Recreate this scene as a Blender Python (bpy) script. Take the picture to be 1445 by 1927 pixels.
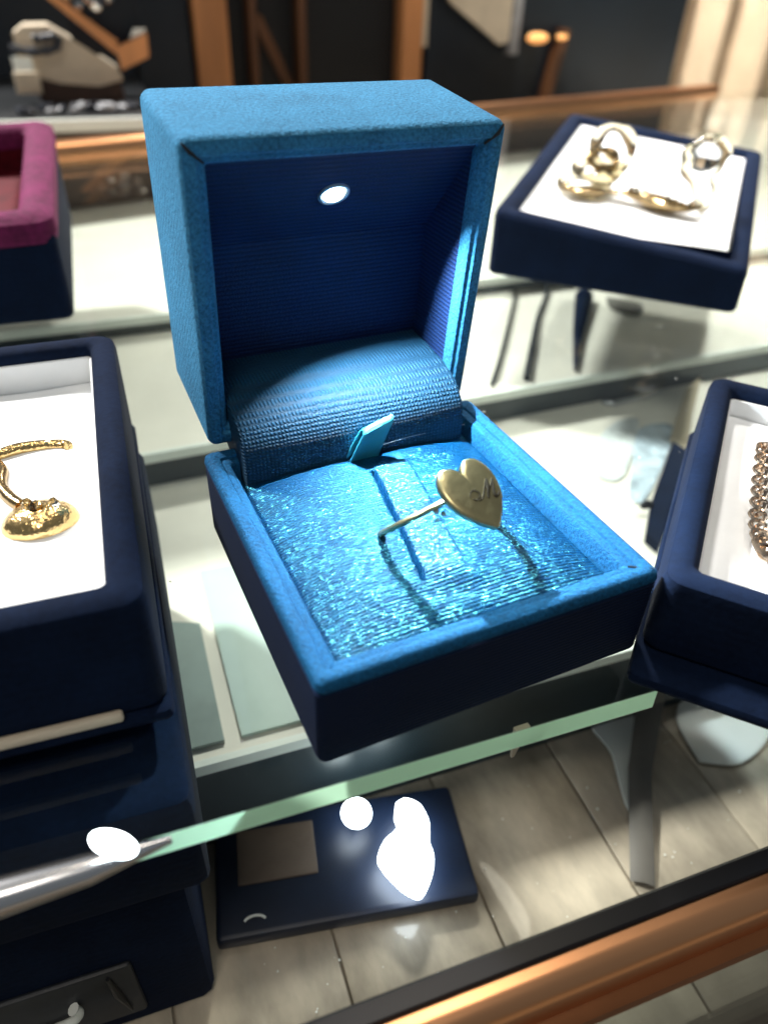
import bpy, bmesh, math, random
from math import sin, cos, pi, radians
from mathutils import Vector, Matrix
random.seed(7)
S = bpy.context.scene
for o in list(bpy.data.objects): bpy.data.objects.remove(o)
COL = S.collection

# ------------------------------------------------------------------ camera
cd = bpy.data.cameras.new('camera'); cam = bpy.data.objects.new('camera', cd); COL.objects.link(cam); S.camera = cam
CAM = Vector((-.05598, -.13646, .10724))
RZ = lambda a: Matrix.Rotation(a, 3, 'Z')
RX = lambda a: Matrix.Rotation(a, 3, 'X')
CR = RZ(-.455758) @ RX(.9192) @ RZ(.036897)
cam.matrix_world = Matrix.Translation(CAM) @ CR.to_4x4()
cd.sensor_fit = 'HORIZONTAL'; cd.sensor_width = 36; cd.lens = 36*1392.2/1445
cd.clip_start = .005; cd.clip_end = 50
cd.dof.use_dof = True; cd.dof.focus_distance = .153; cd.dof.aperture_fstop = 15

# ------------------------------------------------------------------ world, lamps of the shop and added fill lamps
wd = bpy.data.worlds.new('World'); S.world = wd; wd.use_nodes = True
bg = wd.node_tree.nodes['Background']; bg.inputs[0].default_value = (.86, .94, 1, 1); bg.inputs[1].default_value = .15
S.view_settings.view_transform = 'Standard'; S.view_settings.look = 'None'; S.view_settings.gamma = 1; S.view_settings.exposure = 0
def area(name, loc, aim, size, power, color):
    l = bpy.data.lights.new(name, 'AREA'); l.shape = 'DISK'; l.size = size; l.energy = power; l.color = color
    o = bpy.data.objects.new(name, l); COL.objects.link(o); o.location = loc
    o.rotation_euler = (Vector(aim)-Vector(loc)).to_track_quat('-Z', 'Y').to_euler()
    return o
area('ceiling_or_fill_spot', (-.80, 1.25, 1.35), (0, .05, 0), .22, 80, (1, .97, .93))
area('ceiling_or_fill_spot', (.75, 1.55, 1.55), (.1, .1, 0), .25, 45, (1, .95, .88))
area('ceiling_or_fill_spot', (.40, .55, 1.2), (.90, .80, 0), .10, 3.0, (1, .93, .82)).data.spread = radians(50)  # added unseen spot, only to brighten the curtain
area('ceiling_or_fill_spot', (.34, .10, 1.4), (.27, .20, 0), .12, .7, (1, .97, .93)).data.spread = radians(24)  # added weak spot lifting the right side of the deck
area('ceiling_or_fill_spot', (-.30, -.55, 1.3), (.02, -.1, -.05), .34, 4.5, (1, .92, .82))  # added front fill for the lid front and the rail
area('ceiling_or_fill_spot', (.24, .22, 1.35), (0, -.1, 0), .30, 2.6, (1, .88, .72))  # unseen lamp added to put a highlight on the copper rail

# ------------------------------------------------------------------ materials
MATS = {}
def newmat(name):
    m = bpy.data.materials.new(name); m.use_nodes = True; MATS[name] = m
    nt = m.node_tree; return m, nt.nodes, nt.links, nt.nodes['Principled BSDF']
def node(N, t, **k):
    n = N.new(t)
    for a, b in k.items():
        if hasattr(n, a): setattr(n, a, b)
        else: n.inputs[a.replace('_', ' ')].default_value = b
    return n
def fabric(name, col, pitch=.0007, axis='Y', rib=.5, grain=.0003, gr=.5, rough=.8, sheen=.3, spec=.3, var=.35, weave=False, wob=1.2, dist=.00025, stint=None, glint=None, grainstretch=(1, 1, 1)):
    m, N, L, P = newmat(name)
    tc = node(N, 'ShaderNodeTexCoord')
    mp = node(N, 'ShaderNodeMapping'); mp.inputs['Scale'].default_value = grainstretch; L.new(tc.outputs['Object'], mp.inputs[0])
    w = node(N, 'ShaderNodeTexWave', wave_type='BANDS', bands_direction=axis); w.inputs['Scale'].default_value = .314/pitch
    w.inputs['Distortion'].default_value = wob; w.inputs['Detail'].default_value = 2; w.inputs['Detail Scale'].default_value = 2.5
    L.new(tc.outputs['Object'], w.inputs[0])
    n = node(N, 'ShaderNodeTexNoise'); n.inputs['Scale'].default_value = 1/grain; n.inputs['Detail'].default_value = 3; n.inputs['Roughness'].default_value = .6
    L.new(mp.outputs[0], n.inputs[0])
    h = node(N, 'ShaderNodeMath', operation='MULTIPLY'); L.new(w.outputs['Fac'], h.inputs[0]); h.inputs[1].default_value = rib
    if weave:
        w2 = node(N, 'ShaderNodeTexWave', wave_type='BANDS', bands_direction='X'); w2.inputs['Scale'].default_value = .314/(pitch*1.1)
        w2.inputs['Distortion'].default_value = 1.0; L.new(tc.outputs['Object'], w2.inputs[0])
        hm = node(N, 'ShaderNodeMath', operation='MULTIPLY'); L.new(w.outputs['Fac'], hm.inputs[0]); L.new(w2.outputs['Fac'], hm.inputs[1])
        L.new(hm.outputs[0], h.inputs[0])
    s = node(N, 'ShaderNodeMath', operation='MULTIPLY_ADD'); L.new(n.outputs[0], s.inputs[0]); s.inputs[1].default_value = gr; L.new(h.outputs[0], s.inputs[2])
    b = node(N, 'ShaderNodeBump'); b.inputs['Strength'].default_value = 1; b.inputs['Distance'].default_value = dist
    L.new(s.outputs[0], b.inputs['Height']); L.new(b.outputs[0], P.inputs['Normal'])
    n2 = node(N, 'ShaderNodeTexNoise'); n2.inputs['Scale'].default_value = 90; n2.inputs['Detail'].default_value = 4; L.new(tc.outputs['Object'], n2.inputs[0])
    ad = node(N, 'ShaderNodeMath', operation='MULTIPLY_ADD'); L.new(n2.outputs[0], ad.inputs[0]); ad.inputs[1].default_value = .5; L.new(s.outputs[0], ad.inputs[2])
    mr = node(N, 'ShaderNodeMapRange'); mid = .5*gr+.25+rib*(.25 if weave else .5); half = .17*gr+.07+rib*.38
    mr.inputs['From Min'].default_value = mid-half; mr.inputs['From Max'].default_value = mid+half; mr.clamp = True
    mr.inputs['To Min'].default_value = 1-var; mr.inputs['To Max'].default_value = 1+var; L.new(ad.outputs[0], mr.inputs[0])
    mx = node(N, 'ShaderNodeMix', data_type='RGBA', blend_type='MULTIPLY'); mx.inputs[0].default_value = 1
    mx.inputs[6].default_value = (*col, 1); L.new(mr.outputs[0], mx.inputs[7]); L.new(mx.outputs[2], P.inputs['Base Color'])
    P.inputs['Roughness'].default_value = rough; P.inputs['Specular IOR Level'].default_value = spec
    P.inputs['Sheen Weight'].default_value = sheen; P.inputs['Sheen Roughness'].default_value = .4; P.inputs['Sheen Tint'].default_value = (*[min(1, c*2.0+.05) for c in col], 1)
    if glint:
        vm = node(N, 'ShaderNodeMapping'); vm.inputs['Scale'].default_value = (1/glint[1], 1/glint[2], 1/glint[2]); L.new(tc.outputs['Object'], vm.inputs[0])
        dn = node(N, 'ShaderNodeTexNoise'); dn.inputs['Scale'].default_value = 1.1; L.new(vm.outputs[0], dn.inputs[0])
        va = node(N, 'ShaderNodeVectorMath', operation='MULTIPLY_ADD'); L.new(dn.outputs['Color'], va.inputs[0]); va.inputs[1].default_value = (.9, .9, .9); L.new(vm.outputs[0], va.inputs[2])
        vo = node(N, 'ShaderNodeTexVoronoi'); vo.inputs['Scale'].default_value = 1; L.new(va.outputs[0], vo.inputs['Vector'])
        vs = node(N, 'ShaderNodeVectorMath', operation='SUBTRACT'); L.new(vo.outputs['Color'], vs.inputs[0]); vs.inputs[1].default_value = (.5, .5, .5)
        gm = node(N, 'ShaderNodeVectorMath', operation='MULTIPLY_ADD'); L.new(vs.outputs[0], gm.inputs[0]); gm.inputs[1].default_value = (glint[3],)*3; L.new(b.outputs[0], gm.inputs[2])
        nb = node(N, 'ShaderNodeVectorMath', operation='ADD'); L.new(gm.outputs[0], nb.inputs[0]); nb.inputs[1].default_value = glint[6]   # lie of the satin threads
        nn = node(N, 'ShaderNodeVectorMath', operation='NORMALIZE'); L.new(nb.outputs[0], nn.inputs[0])
        gb = node(N, 'ShaderNodeBsdfGlossy')
        sx = node(N, 'ShaderNodeSeparateColor'); L.new(vo.outputs['Color'], sx.inputs[0])
        pw = node(N, 'ShaderNodeMath', operation='POWER'); L.new(sx.outputs[2], pw.inputs[0]); pw.inputs[1].default_value = 2.2
        vc = node(N, 'ShaderNodeVectorMath', operation='SCALE'); vc.inputs[0].default_value = [2.6*q for q in glint[4]]; L.new(pw.outputs[0], vc.inputs['Scale']); L.new(vc.outputs[0], gb.inputs['Color'])
        gb.inputs['Color'].default_value = (*glint[4], 1); gb.inputs['Roughness'].default_value = glint[5]; L.new(nn.outputs[0], gb.inputs['Normal'])
        ms = node(N, 'ShaderNodeMixShader'); ms.inputs[0].default_value = glint[0]
        out = [q for q in N if q.type == 'OUTPUT_MATERIAL'][0]
        L.new(P.outputs[0], ms.inputs[1]); L.new(gb.outputs[0], ms.inputs[2]); L.new(ms.outputs[0], out.inputs[0])
    if stint: P.inputs['Specular Tint'].default_value = (*stint, 1)
    return m
def plain(name, col, rough=.5, metal=0, spec=.5, nscale=0, nvar=.15, bump=0, bscale=400, coat=0, emit=0, ecol=None, trans=0, ior=1.5, stretch=(1, 1, 1)):
    m, N, L, P = newmat(name)
    P.inputs['Base Color'].default_value = (*col, 1); P.inputs['Roughness'].default_value = rough; P.inputs['Metallic'].default_value = metal
    P.inputs['Specular IOR Level'].default_value = spec; P.inputs['Coat Weight'].default_value = coat; P.inputs['Coat Roughness'].default_value = .05
    P.inputs['Transmission Weight'].default_value = trans; P.inputs['IOR'].default_value = ior
    if emit:
        P.inputs['Emission Color'].default_value = (*(ecol or col), 1); P.inputs['Emission Strength'].default_value = emit
    tc = node(N, 'ShaderNodeTexCoord'); mp = node(N, 'ShaderNodeMapping'); mp.inputs['Scale'].default_value = stretch; L.new(tc.outputs['Object'], mp.inputs[0])
    if nscale:
        n = node(N, 'ShaderNodeTexNoise'); n.inputs['Scale'].default_value = nscale; n.inputs['Detail'].default_value = 5; n.inputs['Roughness'].default_value = .6
        L.new(mp.outputs[0], n.inputs[0])
        mr = node(N, 'ShaderNodeMapRange'); mr.inputs['From Min'].default_value = .3; mr.inputs['From Max'].default_value = .7; mr.inputs['To Min'].default_value = 1-nvar; mr.inputs['To Max'].default_value = 1+nvar
        L.new(n.outputs[0], mr.inputs[0])
        mx = node(N, 'ShaderNodeMix', data_type='RGBA', blend_type='MULTIPLY'); mx.inputs[0].default_value = 1; mx.inputs[6].default_value = (*col, 1)
        L.new(mr.outputs[0], mx.inputs[7]); L.new(mx.outputs[2], P.inputs['Base Color'])
    if bump:
        n = node(N, 'ShaderNodeTexNoise'); n.inputs['Scale'].default_value = bscale; n.inputs['Detail'].default_value = 4; L.new(mp.outputs[0], n.inputs[0])
        b = node(N, 'ShaderNodeBump'); b.inputs['Strength'].default_value = .8; b.inputs['Distance'].default_value = bump; L.new(n.outputs[0], b.inputs['Height']); L.new(b.outputs[0], P.inputs['Normal'])
    return m
def thin_glass(name, tint, refl=1.0):
    m, N, L, P = newmat(name); N.remove(P)
    out = [n for n in N if n.type == 'OUTPUT_MATERIAL'][0]
    t = node(N, 'ShaderNodeBsdfTransparent'); t.inputs[0].default_value = (*tint, 1)
    g = node(N, 'ShaderNodeBsdfGlossy'); g.inputs['Roughness'].default_value = .015; g.inputs[0].default_value = (refl, refl, refl, 1)
    f = node(N, 'ShaderNodeFresnel'); ge = node(N, 'ShaderNodeNewGeometry')
    ir = node(N, 'ShaderNodeMapRange'); ir.inputs['To Min'].default_value = 1.45; ir.inputs['To Max'].default_value = 1/1.45   # same Fresnel curve on both faces of the sheet
    L.new(ge.outputs['Backfacing'], ir.inputs[0]); L.new(ir.outputs[0], f.inputs[0])
    mx = node(N, 'ShaderNodeMixShader'); L.new(f.outputs[0], mx.inputs[0]); L.new(t.outputs[0], mx.inputs[1]); L.new(g.outputs[0], mx.inputs[2]); L.new(mx.outputs[0], out.inputs[0])
    return m

BLUE = (.034, .190, .36)
m_lid = fabric('lid_cloth', BLUE, pitch=.0011, axis='DIAGONAL', rib=.10, grain=.0006, gr=1.3, rough=.85, sheen=.22, spec=.2, dist=.00035, var=.42, grainstretch=(1, 1, .7))
m_rim = fabric('rim_cloth', (.026, .165, .325), pitch=.0009, axis='DIAGONAL', rib=.06, grain=.0006, gr=1.0, rough=.8, sheen=.15, spec=.2, dist=.0003, var=.5)
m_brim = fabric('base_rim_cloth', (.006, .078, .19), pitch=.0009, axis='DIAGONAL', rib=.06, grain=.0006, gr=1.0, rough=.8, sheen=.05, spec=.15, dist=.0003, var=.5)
m_lin = fabric('lining_cloth', (.0016, .015, .075), pitch=.0010, axis='Z', rib=.4, grain=.0005, gr=.6, rough=.75, sheen=.05, spec=.3, dist=.0002)
m_lin2 = fabric('back_lining_cloth', (.0022, .020, .088), pitch=.0010, axis='Z', rib=.5, grain=.0005, gr=.7, rough=.7, sheen=.05, spec=.3, dist=.00025, var=.45)  # lighter than the panel cloth, standing in for LED bounce on the back wall
m_roll = fabric('roll_cloth', (.0030, .042, .090), pitch=.00075, axis='Z', rib=.9, grain=.0006, gr=.9, rough=.65, sheen=.1, spec=.3, weave=True, dist=.0003, var=.5)
m_pad = fabric('satin_pad', (.0002, .031, .092), pitch=.00072, axis='Y', rib=.4, grain=.0005, gr=1.4, rough=.5, sheen=.0, spec=.12, wob=.5, dist=.00022, var=.75, glint=(.095, .00068, .00056, .36, (.14, .80, 1), .19, (-.20, .04, 0)), stint=(.65, .9, 1))
m_flap = fabric('satin_flap', (.0003, .035, .102), pitch=.00072, axis='Y', rib=.4, grain=.0005, gr=1.4, rough=.45, sheen=.0, spec=.15, wob=.5, dist=.00022, var=.75, glint=(.145, .00068, .00056, .38, (.16, .80, 1), .20, (-.22, .04, 0))
    )
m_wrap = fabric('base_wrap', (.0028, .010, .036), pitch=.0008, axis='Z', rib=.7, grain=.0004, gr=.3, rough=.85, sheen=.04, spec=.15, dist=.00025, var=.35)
m_velvet = fabric('navy_velvet', (.0034, .0090, .027), pitch=.002, axis='Z', rib=.05, grain=.0012, gr=.5, rough=.9, sheen=.05, spec=.10, dist=.0002, var=.3)
m_mag = fabric('magenta_velvet', (.115, .008, .055), pitch=.002, axis='Z', rib=.05, grain=.0025, gr=.6, rough=.8, sheen=.3, spec=.2, dist=.0006, var=.4)
m_red = fabric('red_velvet', (.075, .0008, .006), pitch=.002, axis='Z', rib=.05, grain=.003, gr=.6, rough=.7, sheen=.03, spec=.2, dist=.0008, var=.5)
m_white = plain('white_pad_cloth', (.80, .82, .83), rough=.8, nscale=60, nvar=.05, bump=.0004, bscale=90)
m_rib = plain('cyan_satin', (.05, .42, .56), rough=.32, spec=.7, bump=.00006, bscale=2500, stretch=(3, .4, .4))
m_gold = plain('pale_gold', (.64, .56, .30), rough=.30, metal=1, nscale=300, nvar=.12, bump=.00012, bscale=420)
m_silver = plain('silver', (.80, .80, .78), rough=.12, metal=1)
m_engr = plain('engraved_metal', (.035, .028, .014), rough=.6, metal=.3)
m_yg = plain('yellow_gold', (.82, .58, .26), rough=.2, metal=1, bump=.0009, bscale=330)
m_bg = plain('brown_gold', (.46, .33, .17), rough=.22, metal=1, bump=.0006, bscale=220)
m_champ = plain('champagne_crystal', (.93, .86, .66), rough=.03, trans=1, ior=1.45, spec=.5)
m_clear = plain('clear_crystal', (.93, .94, .92), rough=.02, trans=1, ior=1.45)
m_rose = plain('rose_gold_links', (.66, .52, .40), rough=.18, metal=1)
m_led = plain('led_lens', (1, 1, 1), emit=14, ecol=(.86, .96, 1))
m_bezel = plain('led_bezel', (.60, .78, .90), rough=.4, metal=1)
m_glass = thin_glass('shelf_glass', (.955, .985, .975), .8)
m_mint = plain('polished_glass_edge', (.62, .95, .68), rough=.15, spec=.5, nscale=40, nvar=.12, stretch=(.3, 1, 1))
_n = m_mint.node_tree; _p = _n.nodes['Principled BSDF']; _t = _n.nodes.new('ShaderNodeBsdfTranslucent'); _t.inputs[0].default_value = (.62, .95, .70, 1)
_m = _n.nodes.new('ShaderNodeMixShader'); _m.inputs[0].default_value = .7; _n.links.new(_p.outputs[0], _m.inputs[1]); _n.links.new(_t.outputs[0], _m.inputs[2])
_n.links.new(_m.outputs[0], [q for q in _n.nodes if q.type == 'OUTPUT_MATERIAL'][0].inputs[0])
m_cream = plain('cream_board', (.80, .76, .67), rough=.45, nscale=14, nvar=.14, coat=.1)
m_edge = plain('white_lit_edge', (.85, .90, .84), rough=.3, nscale=20, nvar=.05)
m_shade = plain('shaded_riser_front', (.022, .034, .040), rough=.35, nscale=20, nvar=.4)  # dark colour stands in for shade on the step fronts
m_wood = plain('pale_oak', (.45, .39, .30), rough=.35, nscale=55, nvar=.45, coat=.5, stretch=(1, .45, 1))
m_wood2 = plain('pale_oak_darker', (.36, .31, .24), rough=.35, nscale=55, nvar=.5, coat=.5, stretch=(1, .45, 1))
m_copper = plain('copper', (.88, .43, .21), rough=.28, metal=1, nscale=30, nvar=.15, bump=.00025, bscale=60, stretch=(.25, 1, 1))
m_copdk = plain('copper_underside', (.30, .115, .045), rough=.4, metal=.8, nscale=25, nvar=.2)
m_black = plain('black_gasket', (.004, .005, .008), rough=.35, spec=.4)
m_blackwood = plain('black_cabinet', (.006, .008, .010), rough=.45, nscale=4, nvar=.6)
m_bluedark = plain('dark_blue_panel', (.006, .012, .020), rough=.4, nscale=5, nvar=.5)
m_orange = plain('orange_wood', (.55, .235, .085), rough=.45, nscale=18, nvar=.22, stretch=(3, 3, .3))
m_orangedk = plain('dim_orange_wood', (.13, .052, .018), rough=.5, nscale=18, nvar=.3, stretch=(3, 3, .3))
m_brown = plain('dark_brown_wood', (.055, .03, .02), rough=.45, nscale=20, nvar=.4)
m_curtain = plain('beige_curtain', (.50, .40, .29), rough=.85, nscale=25, nvar=.12)
m_creamcl = plain('cream_cloth', (.62, .53, .40), rough=.8, nscale=30, nvar=.12)
m_floor = plain('floor_tiles', (.40, .35, .27), rough=.4, nscale=9, nvar=.25)
m_brownpad = plain('brown_pad', (.13, .095, .07), rough=.7, nscale=60, nvar=.2)
m_chrome = plain('brushed_steel', (.72, .72, .74), rough=.22, metal=1, bump=.0004, bscale=50, stretch=(.2, 1, 1))
m_greyb = plain('grey_strut', (.13, .12, .105), rough=.5, nscale=40, nvar=.2)
m_greyg = plain('grey_green_acrylic', (.34, .42, .40), rough=.2, nscale=25, nvar=.25)
m_paper = plain('white_card', (.80, .83, .78), rough=.7, nscale=30, nvar=.04)
m_glare = plain('glare_emission', (1, 1, 1), emit=14, ecol=(.84, .95, 1))  # glowing material of the added glare shapes
m_warm = plain('warm_bulb', (1, .6, .25), emit=1.1, ecol=(1, .42, .12))
m_dkstone = plain('dark_stone', (.02, .024, .036), rough=.45, nscale=90, nvar=.6)
m_quartz = plain('pale_quartz', (.42, .43, .45), rough=.55, nscale=90, nvar=.3)
m_slit = plain('dark_seam_thread', (.01, .013, .018), rough=.9)  # near-black thread for the seams and cords
m_thread = plain('white_thread', (.75, .85, .9), rough=.6)

# ------------------------------------------------------------------ builders
class MB:
    def __init__(s): s.bm = bmesh.new()
    def face(s, pts):
        vs = [s.bm.verts.new(Vector(p)) for p in pts]; return s.bm.faces.new(vs)
    def loft(s, loops, cap0=True, cap1=True, closed=True):
        V = [[s.bm.verts.new(Vector(p)) for p in l] for l in loops]
        n = len(V[0])
        for a, b in zip(V, V[1:]):
            for i in range(n if closed else n-1):
                j = (i+1) % n
                s.bm.faces.new((a[i], a[j], b[j], b[i]))
        if cap0 and closed: s.bm.faces.new(list(reversed(V[0])))
        if cap1 and closed: s.bm.faces.new(V[-1])
        return s
    def box(s, x0, x1, y0, y1, z0, z1, f=None, bev=0):
        if bev:
            b = min(bev, (x1-x0)*.45, (y1-y0)*.45, (z1-z0)*.45)
            L = []
            for ins, z in ((b, z0), (b*.3, z0+b*.3), (0, z0+b), (0, z1-b), (b*.3, z1-b*.3), (b, z1)):
                L.append([(p[0]+(x0+x1)/2, p[1]+(y0+y1)/2, z) for p in rrect(x1-x0-2*ins, y1-y0-2*ins, max(b-ins*.4, b*.3), 2)])
        else:
            L = [[(x0, y0, z), (x1, y0, z), (x1, y1, z), (x0, y1, z)] for z in (z0, z1)]
        if f: L = [[f(*p) for p in l] for l in L]
        return s.loft(L)
    def prism(s, poly, z0, z1, f=None):
        L = [[(p[0], p[1], z) for p in poly] for z in (z0, z1)]
        if f: L = [[f(*p) for p in l] for l in L]
        return s.loft(L)
    def tube(s, path, rad, n=10, closed=False, flat=1.0, up=None):
        P = [Vector(p) for p in path]; m = len(P)
        R = rad if isinstance(rad, (list, tuple)) else [rad]*m
        loops = []; ref = Vector(up) if up else None
        for i in range(m):
            a = P[(i-1) % m] if (closed or i) else P[i]; b = P[(i+1) % m] if (closed or i < m-1) else P[i]
            t = (b-a).normalized()
            if ref is None: ref = t.orthogonal()
            u = (ref - ref.dot(t)*t).normalized(); v = t.cross(u)
            if not up: ref = u
            loops.append([P[i]+R[i]*(cos(2*pi*k/n)*u*flat+sin(2*pi*k/n)*v) for k in range(n)])
        if closed: loops.append(None)
        if closed:
            loops.pop()
            V = [[s.bm.verts.new(p) for p in l] for l in loops]
            for i in range(m):
                a, b = V[i], V[(i+1) % m]
                for k in range(n): s.bm.faces.new((a[k], a[(k+1) % n], b[(k+1) % n], b[k]))
        else: s.loft(loops)
        return s
    def ball(s, c, r, n=10, sc=(1, 1, 1), jit=0):
        c = Vector(c); L = []
        for i in range(1, n//2+1):
            th = pi*i/(n//2+1); L.append([c+Vector((r*sc[0]*sin(th)*cos(2*pi*k/n)*(1+random.uniform(-jit, jit)), r*sc[1]*sin(th)*sin(2*pi*k/n)*(1+random.uniform(-jit, jit)), -r*sc[2]*cos(th)*(1+random.uniform(-jit, jit)))) for k in range(n)])
        return s.loft(L)
    def disc(s, c, nrm, r, n=24, sx=1, sy=1, h=0):
        nrm = Vector(nrm).normalized(); u = nrm.orthogonal().normalized(); v = nrm.cross(u)
        lo = [Vector(c)+r*(cos(2*pi*k/n)*u*sx+sin(2*pi*k/n)*v*sy) for k in range(n)]
        if h: s.loft([lo, [p+nrm*h for p in lo]])
        else: s.face(lo)
        return s
    def build(s, name, mat, parent=None, smooth=38, kind=None):
        bmesh.ops.recalc_face_normals(s.bm, faces=s.bm.faces)
        me = bpy.data.meshes.new(name)
        if parent is not None:
            s.bm.transform(WM[parent.name].inverted())
        s.bm.to_mesh(me); s.bm.free()
        if smooth:
            for p in me.polygons: p.use_smooth = True
            me.set_sharp_from_angle(angle=radians(smooth))
        me.materials.append(mat)
        o = bpy.data.objects.new(name, me); COL.objects.link(o)
        if parent is not None:
            o.parent = parent; WM[o.name] = WM[parent.name].copy()
        else: WM[o.name] = Matrix()
        if kind: o['kind'] = kind
        return o
def bez(P, n=10):
    out = []
    for i in range(len(P)-1):
        p0, p1, p2, p3 = P[max(i-1, 0)], P[i], P[i+1], P[min(i+2, len(P)-1)]
        for k in range(n):
            t = k/n
            out.append(tuple(.5*((2*p1[c])+(-p0[c]+p2[c])*t+(2*p0[c]-5*p1[c]+4*p2[c]-p3[c])*t*t+(-p0[c]+3*p1[c]-3*p2[c]+p3[c])*t**3) for c in (0, 1)))
    out.append(P[-1]); return out
WM = {}
ORD = ['first', 'second', 'third', 'fourth', 'fifth', 'sixth', 'seventh', 'eighth', 'ninth']
def rrect(w, d, r, seg=4):
    r = max(min(r, w*.49, d*.49), 1e-6); out = []
    for cx, cy, a0 in ((w/2-r, d/2-r, 0), (-w/2+r, d/2-r, 90), (-w/2+r, -d/2+r, 180), (w/2-r, -d/2+r, 270)):
        for k in range(seg+1):
            a = radians(a0+90*k/seg); out.append((cx+r*cos(a), cy+r*sin(a)))
    return out
def thing(name, label, cat, loc=(0, 0, 0), rz=0, group=None):
    o = bpy.data.objects.new(name, None); COL.objects.link(o); o.location = loc; o.rotation_euler = (0, 0, rz)
    o.empty_display_size = .01
    o['label'] = label; o['category'] = cat
    if group: o['group'] = group
    WM[o.name] = Matrix.Translation(Vector(loc)) @ Matrix.Rotation(rz, 4, 'Z')
    return o
def tag(o, label, cat, group=None):
    o['label'] = label; o['category'] = cat
    if group: o['group'] = group
    return o
G = radians(-5.5); GA = Vector((cos(G), sin(G), 0)); GB = Vector((-sin(G), cos(G), 0))
def AB(a, b, z): return GA*a+GB*b+Vector((0, 0, z))         # counter directions: along the counter, towards its back

# ------------------------------------------------------------------ setting: floor, counter deck
m = MB(); m.face([(-6, -6, -.95), (6, -6, -.95), (6, 6, -.95), (-6, 6, -.95)]); m.build('floor', m_floor, kind='structure')
DZ = -.10
deck = MB().box(-.60, 1.0, -.1045, .62, DZ-.02, DZ-.0010, f=AB).build('display_deck', plain('joint_brown', (.29, .25, .19), rough=.7), kind='structure')
k = 0
x = -.60+.0385
rowb = [(-.1040, .10), (.10, .30), (.30, .60)]
while x < .55:
    for b0, b1 in rowb:
        off = random.uniform(-.03, .03)
        MB().box(x+.00025, x+.0416-.00025, b0+.0003 if b0 < -.1 else b0+off*0+.0003, b1-.0003, DZ-.0015, DZ+random.uniform(0, .0006), f=AB, bev=.0006).build('plank', random.choice((m_wood, m_wood, m_wood2)), deck, kind='structure')
    x += .0416
# stepped cream risers inside the counter
def riser(a0, b0f, a1, b1f, bb0, bb1, z0, z1, label):
    # front edge from (a0,b0f) to (a1,b1f), back edge at bb0/bb1
    t = thing('display_riser', label, 'display riser', AB((a0+a1)/2, (b0f+b1f)/2, z0))
    poly = [(a0, b0f), (a1, b1f), (a1, bb1), (a0, bb0)]
    MB().prism([(a0, b0f+.0012), (a1, b1f+.0012), (a1, bb1), (a0, bb0)], z1-.004, z1, f=AB).build('top_board', m_cream, t, 0)
    MB().prism([(a0, b0f-.0008), (a1, b1f-.0008), (a1, b1f+.0012), (a0, b0f+.0012)], z1-.0035, z1+.0004, f=AB).build('lit_edge', m_edge, t, 0)  # white strip paints the lit front edge of the step
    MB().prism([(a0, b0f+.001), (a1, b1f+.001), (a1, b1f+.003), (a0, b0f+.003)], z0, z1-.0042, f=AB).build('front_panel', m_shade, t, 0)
    return t
riser(-.40, -.0228, .60, -.0228, .20, .20, DZ+.0008, -.060, 'low cream step with its lit edge painted white under the front of the glass shelf')
riser(-.40, .088, .75, .142, .30, .34, -.0597, -.045, 'middle cream step with its lit edge painted white crossing behind the open ring box')
riser(-.45, .203, .85, .235, .37, .64, -.0447, -.036, 'highest cream step reaching back to the copper rail')

# upper glass shelf on which all the boxes stand
gs = thing('glass_shelf', 'clear glass shelf with pale green front edge under the ring box', 'glass shelf', AB(0, -.0757, -.0048))
MB().prism([(-.42, -.0753), (.60, -.0753), (.85, .60), (-.42, .385)], -.0048, 0, f=AB).build('glass_sheet', m_glass, gs, 0)
m = MB(); m.face([AB(-.058, -.0757, -.0048), AB(.0373, -.0757, -.0048), AB(.0373, -.0755, -.0001), AB(-.058, -.0755, -.0001)]); m.build('polished_edge', m_mint, gs, 0)

# front rail of the counter
fr = thing('counter_front_rail', 'copper rail along the front edge of the counter, bottom right', 'counter rail', AB(0, -.107, -.04))
prof = [(-.0995, -.0204), (-.1000, -.0200), (-.1028, -.0200), (-.1033, -.0206), (-.1033, -.030), (-.0995, -.030)]
MB().loft([[AB(a, b, z) for b, z in prof] for a in (-.35, .5)]).build('black_gasket', m_black, fr)
prof = [(-.1034, -.0205), (-.1036, -.0203)]+[(-.1049+.0036*cos(radians(t)), -.0240+.0037*sin(radians(t))) for t in range(80, 181, 10)]+[(-.1085, -.0300), (-.1034, -.0300)]
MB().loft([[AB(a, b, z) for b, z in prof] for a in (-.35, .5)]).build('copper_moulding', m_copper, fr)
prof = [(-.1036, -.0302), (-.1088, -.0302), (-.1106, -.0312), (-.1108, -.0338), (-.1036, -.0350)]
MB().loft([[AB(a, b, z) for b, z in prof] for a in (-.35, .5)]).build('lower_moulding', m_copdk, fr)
MB().box(-.35, .5, -.1075, -.1055, -.125, -.0352, f=AB).build('front_glass', m_glass, fr, 0)
prof = [(-.104, -.1255), (-.1085, -.1255), (-.1085, -.9), (-.104, -.9)]
MB().loft([[AB(a, b, z) for b, z in prof] for a in (-.35, .5)]).build('counter_front', m_brown, fr)
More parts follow.
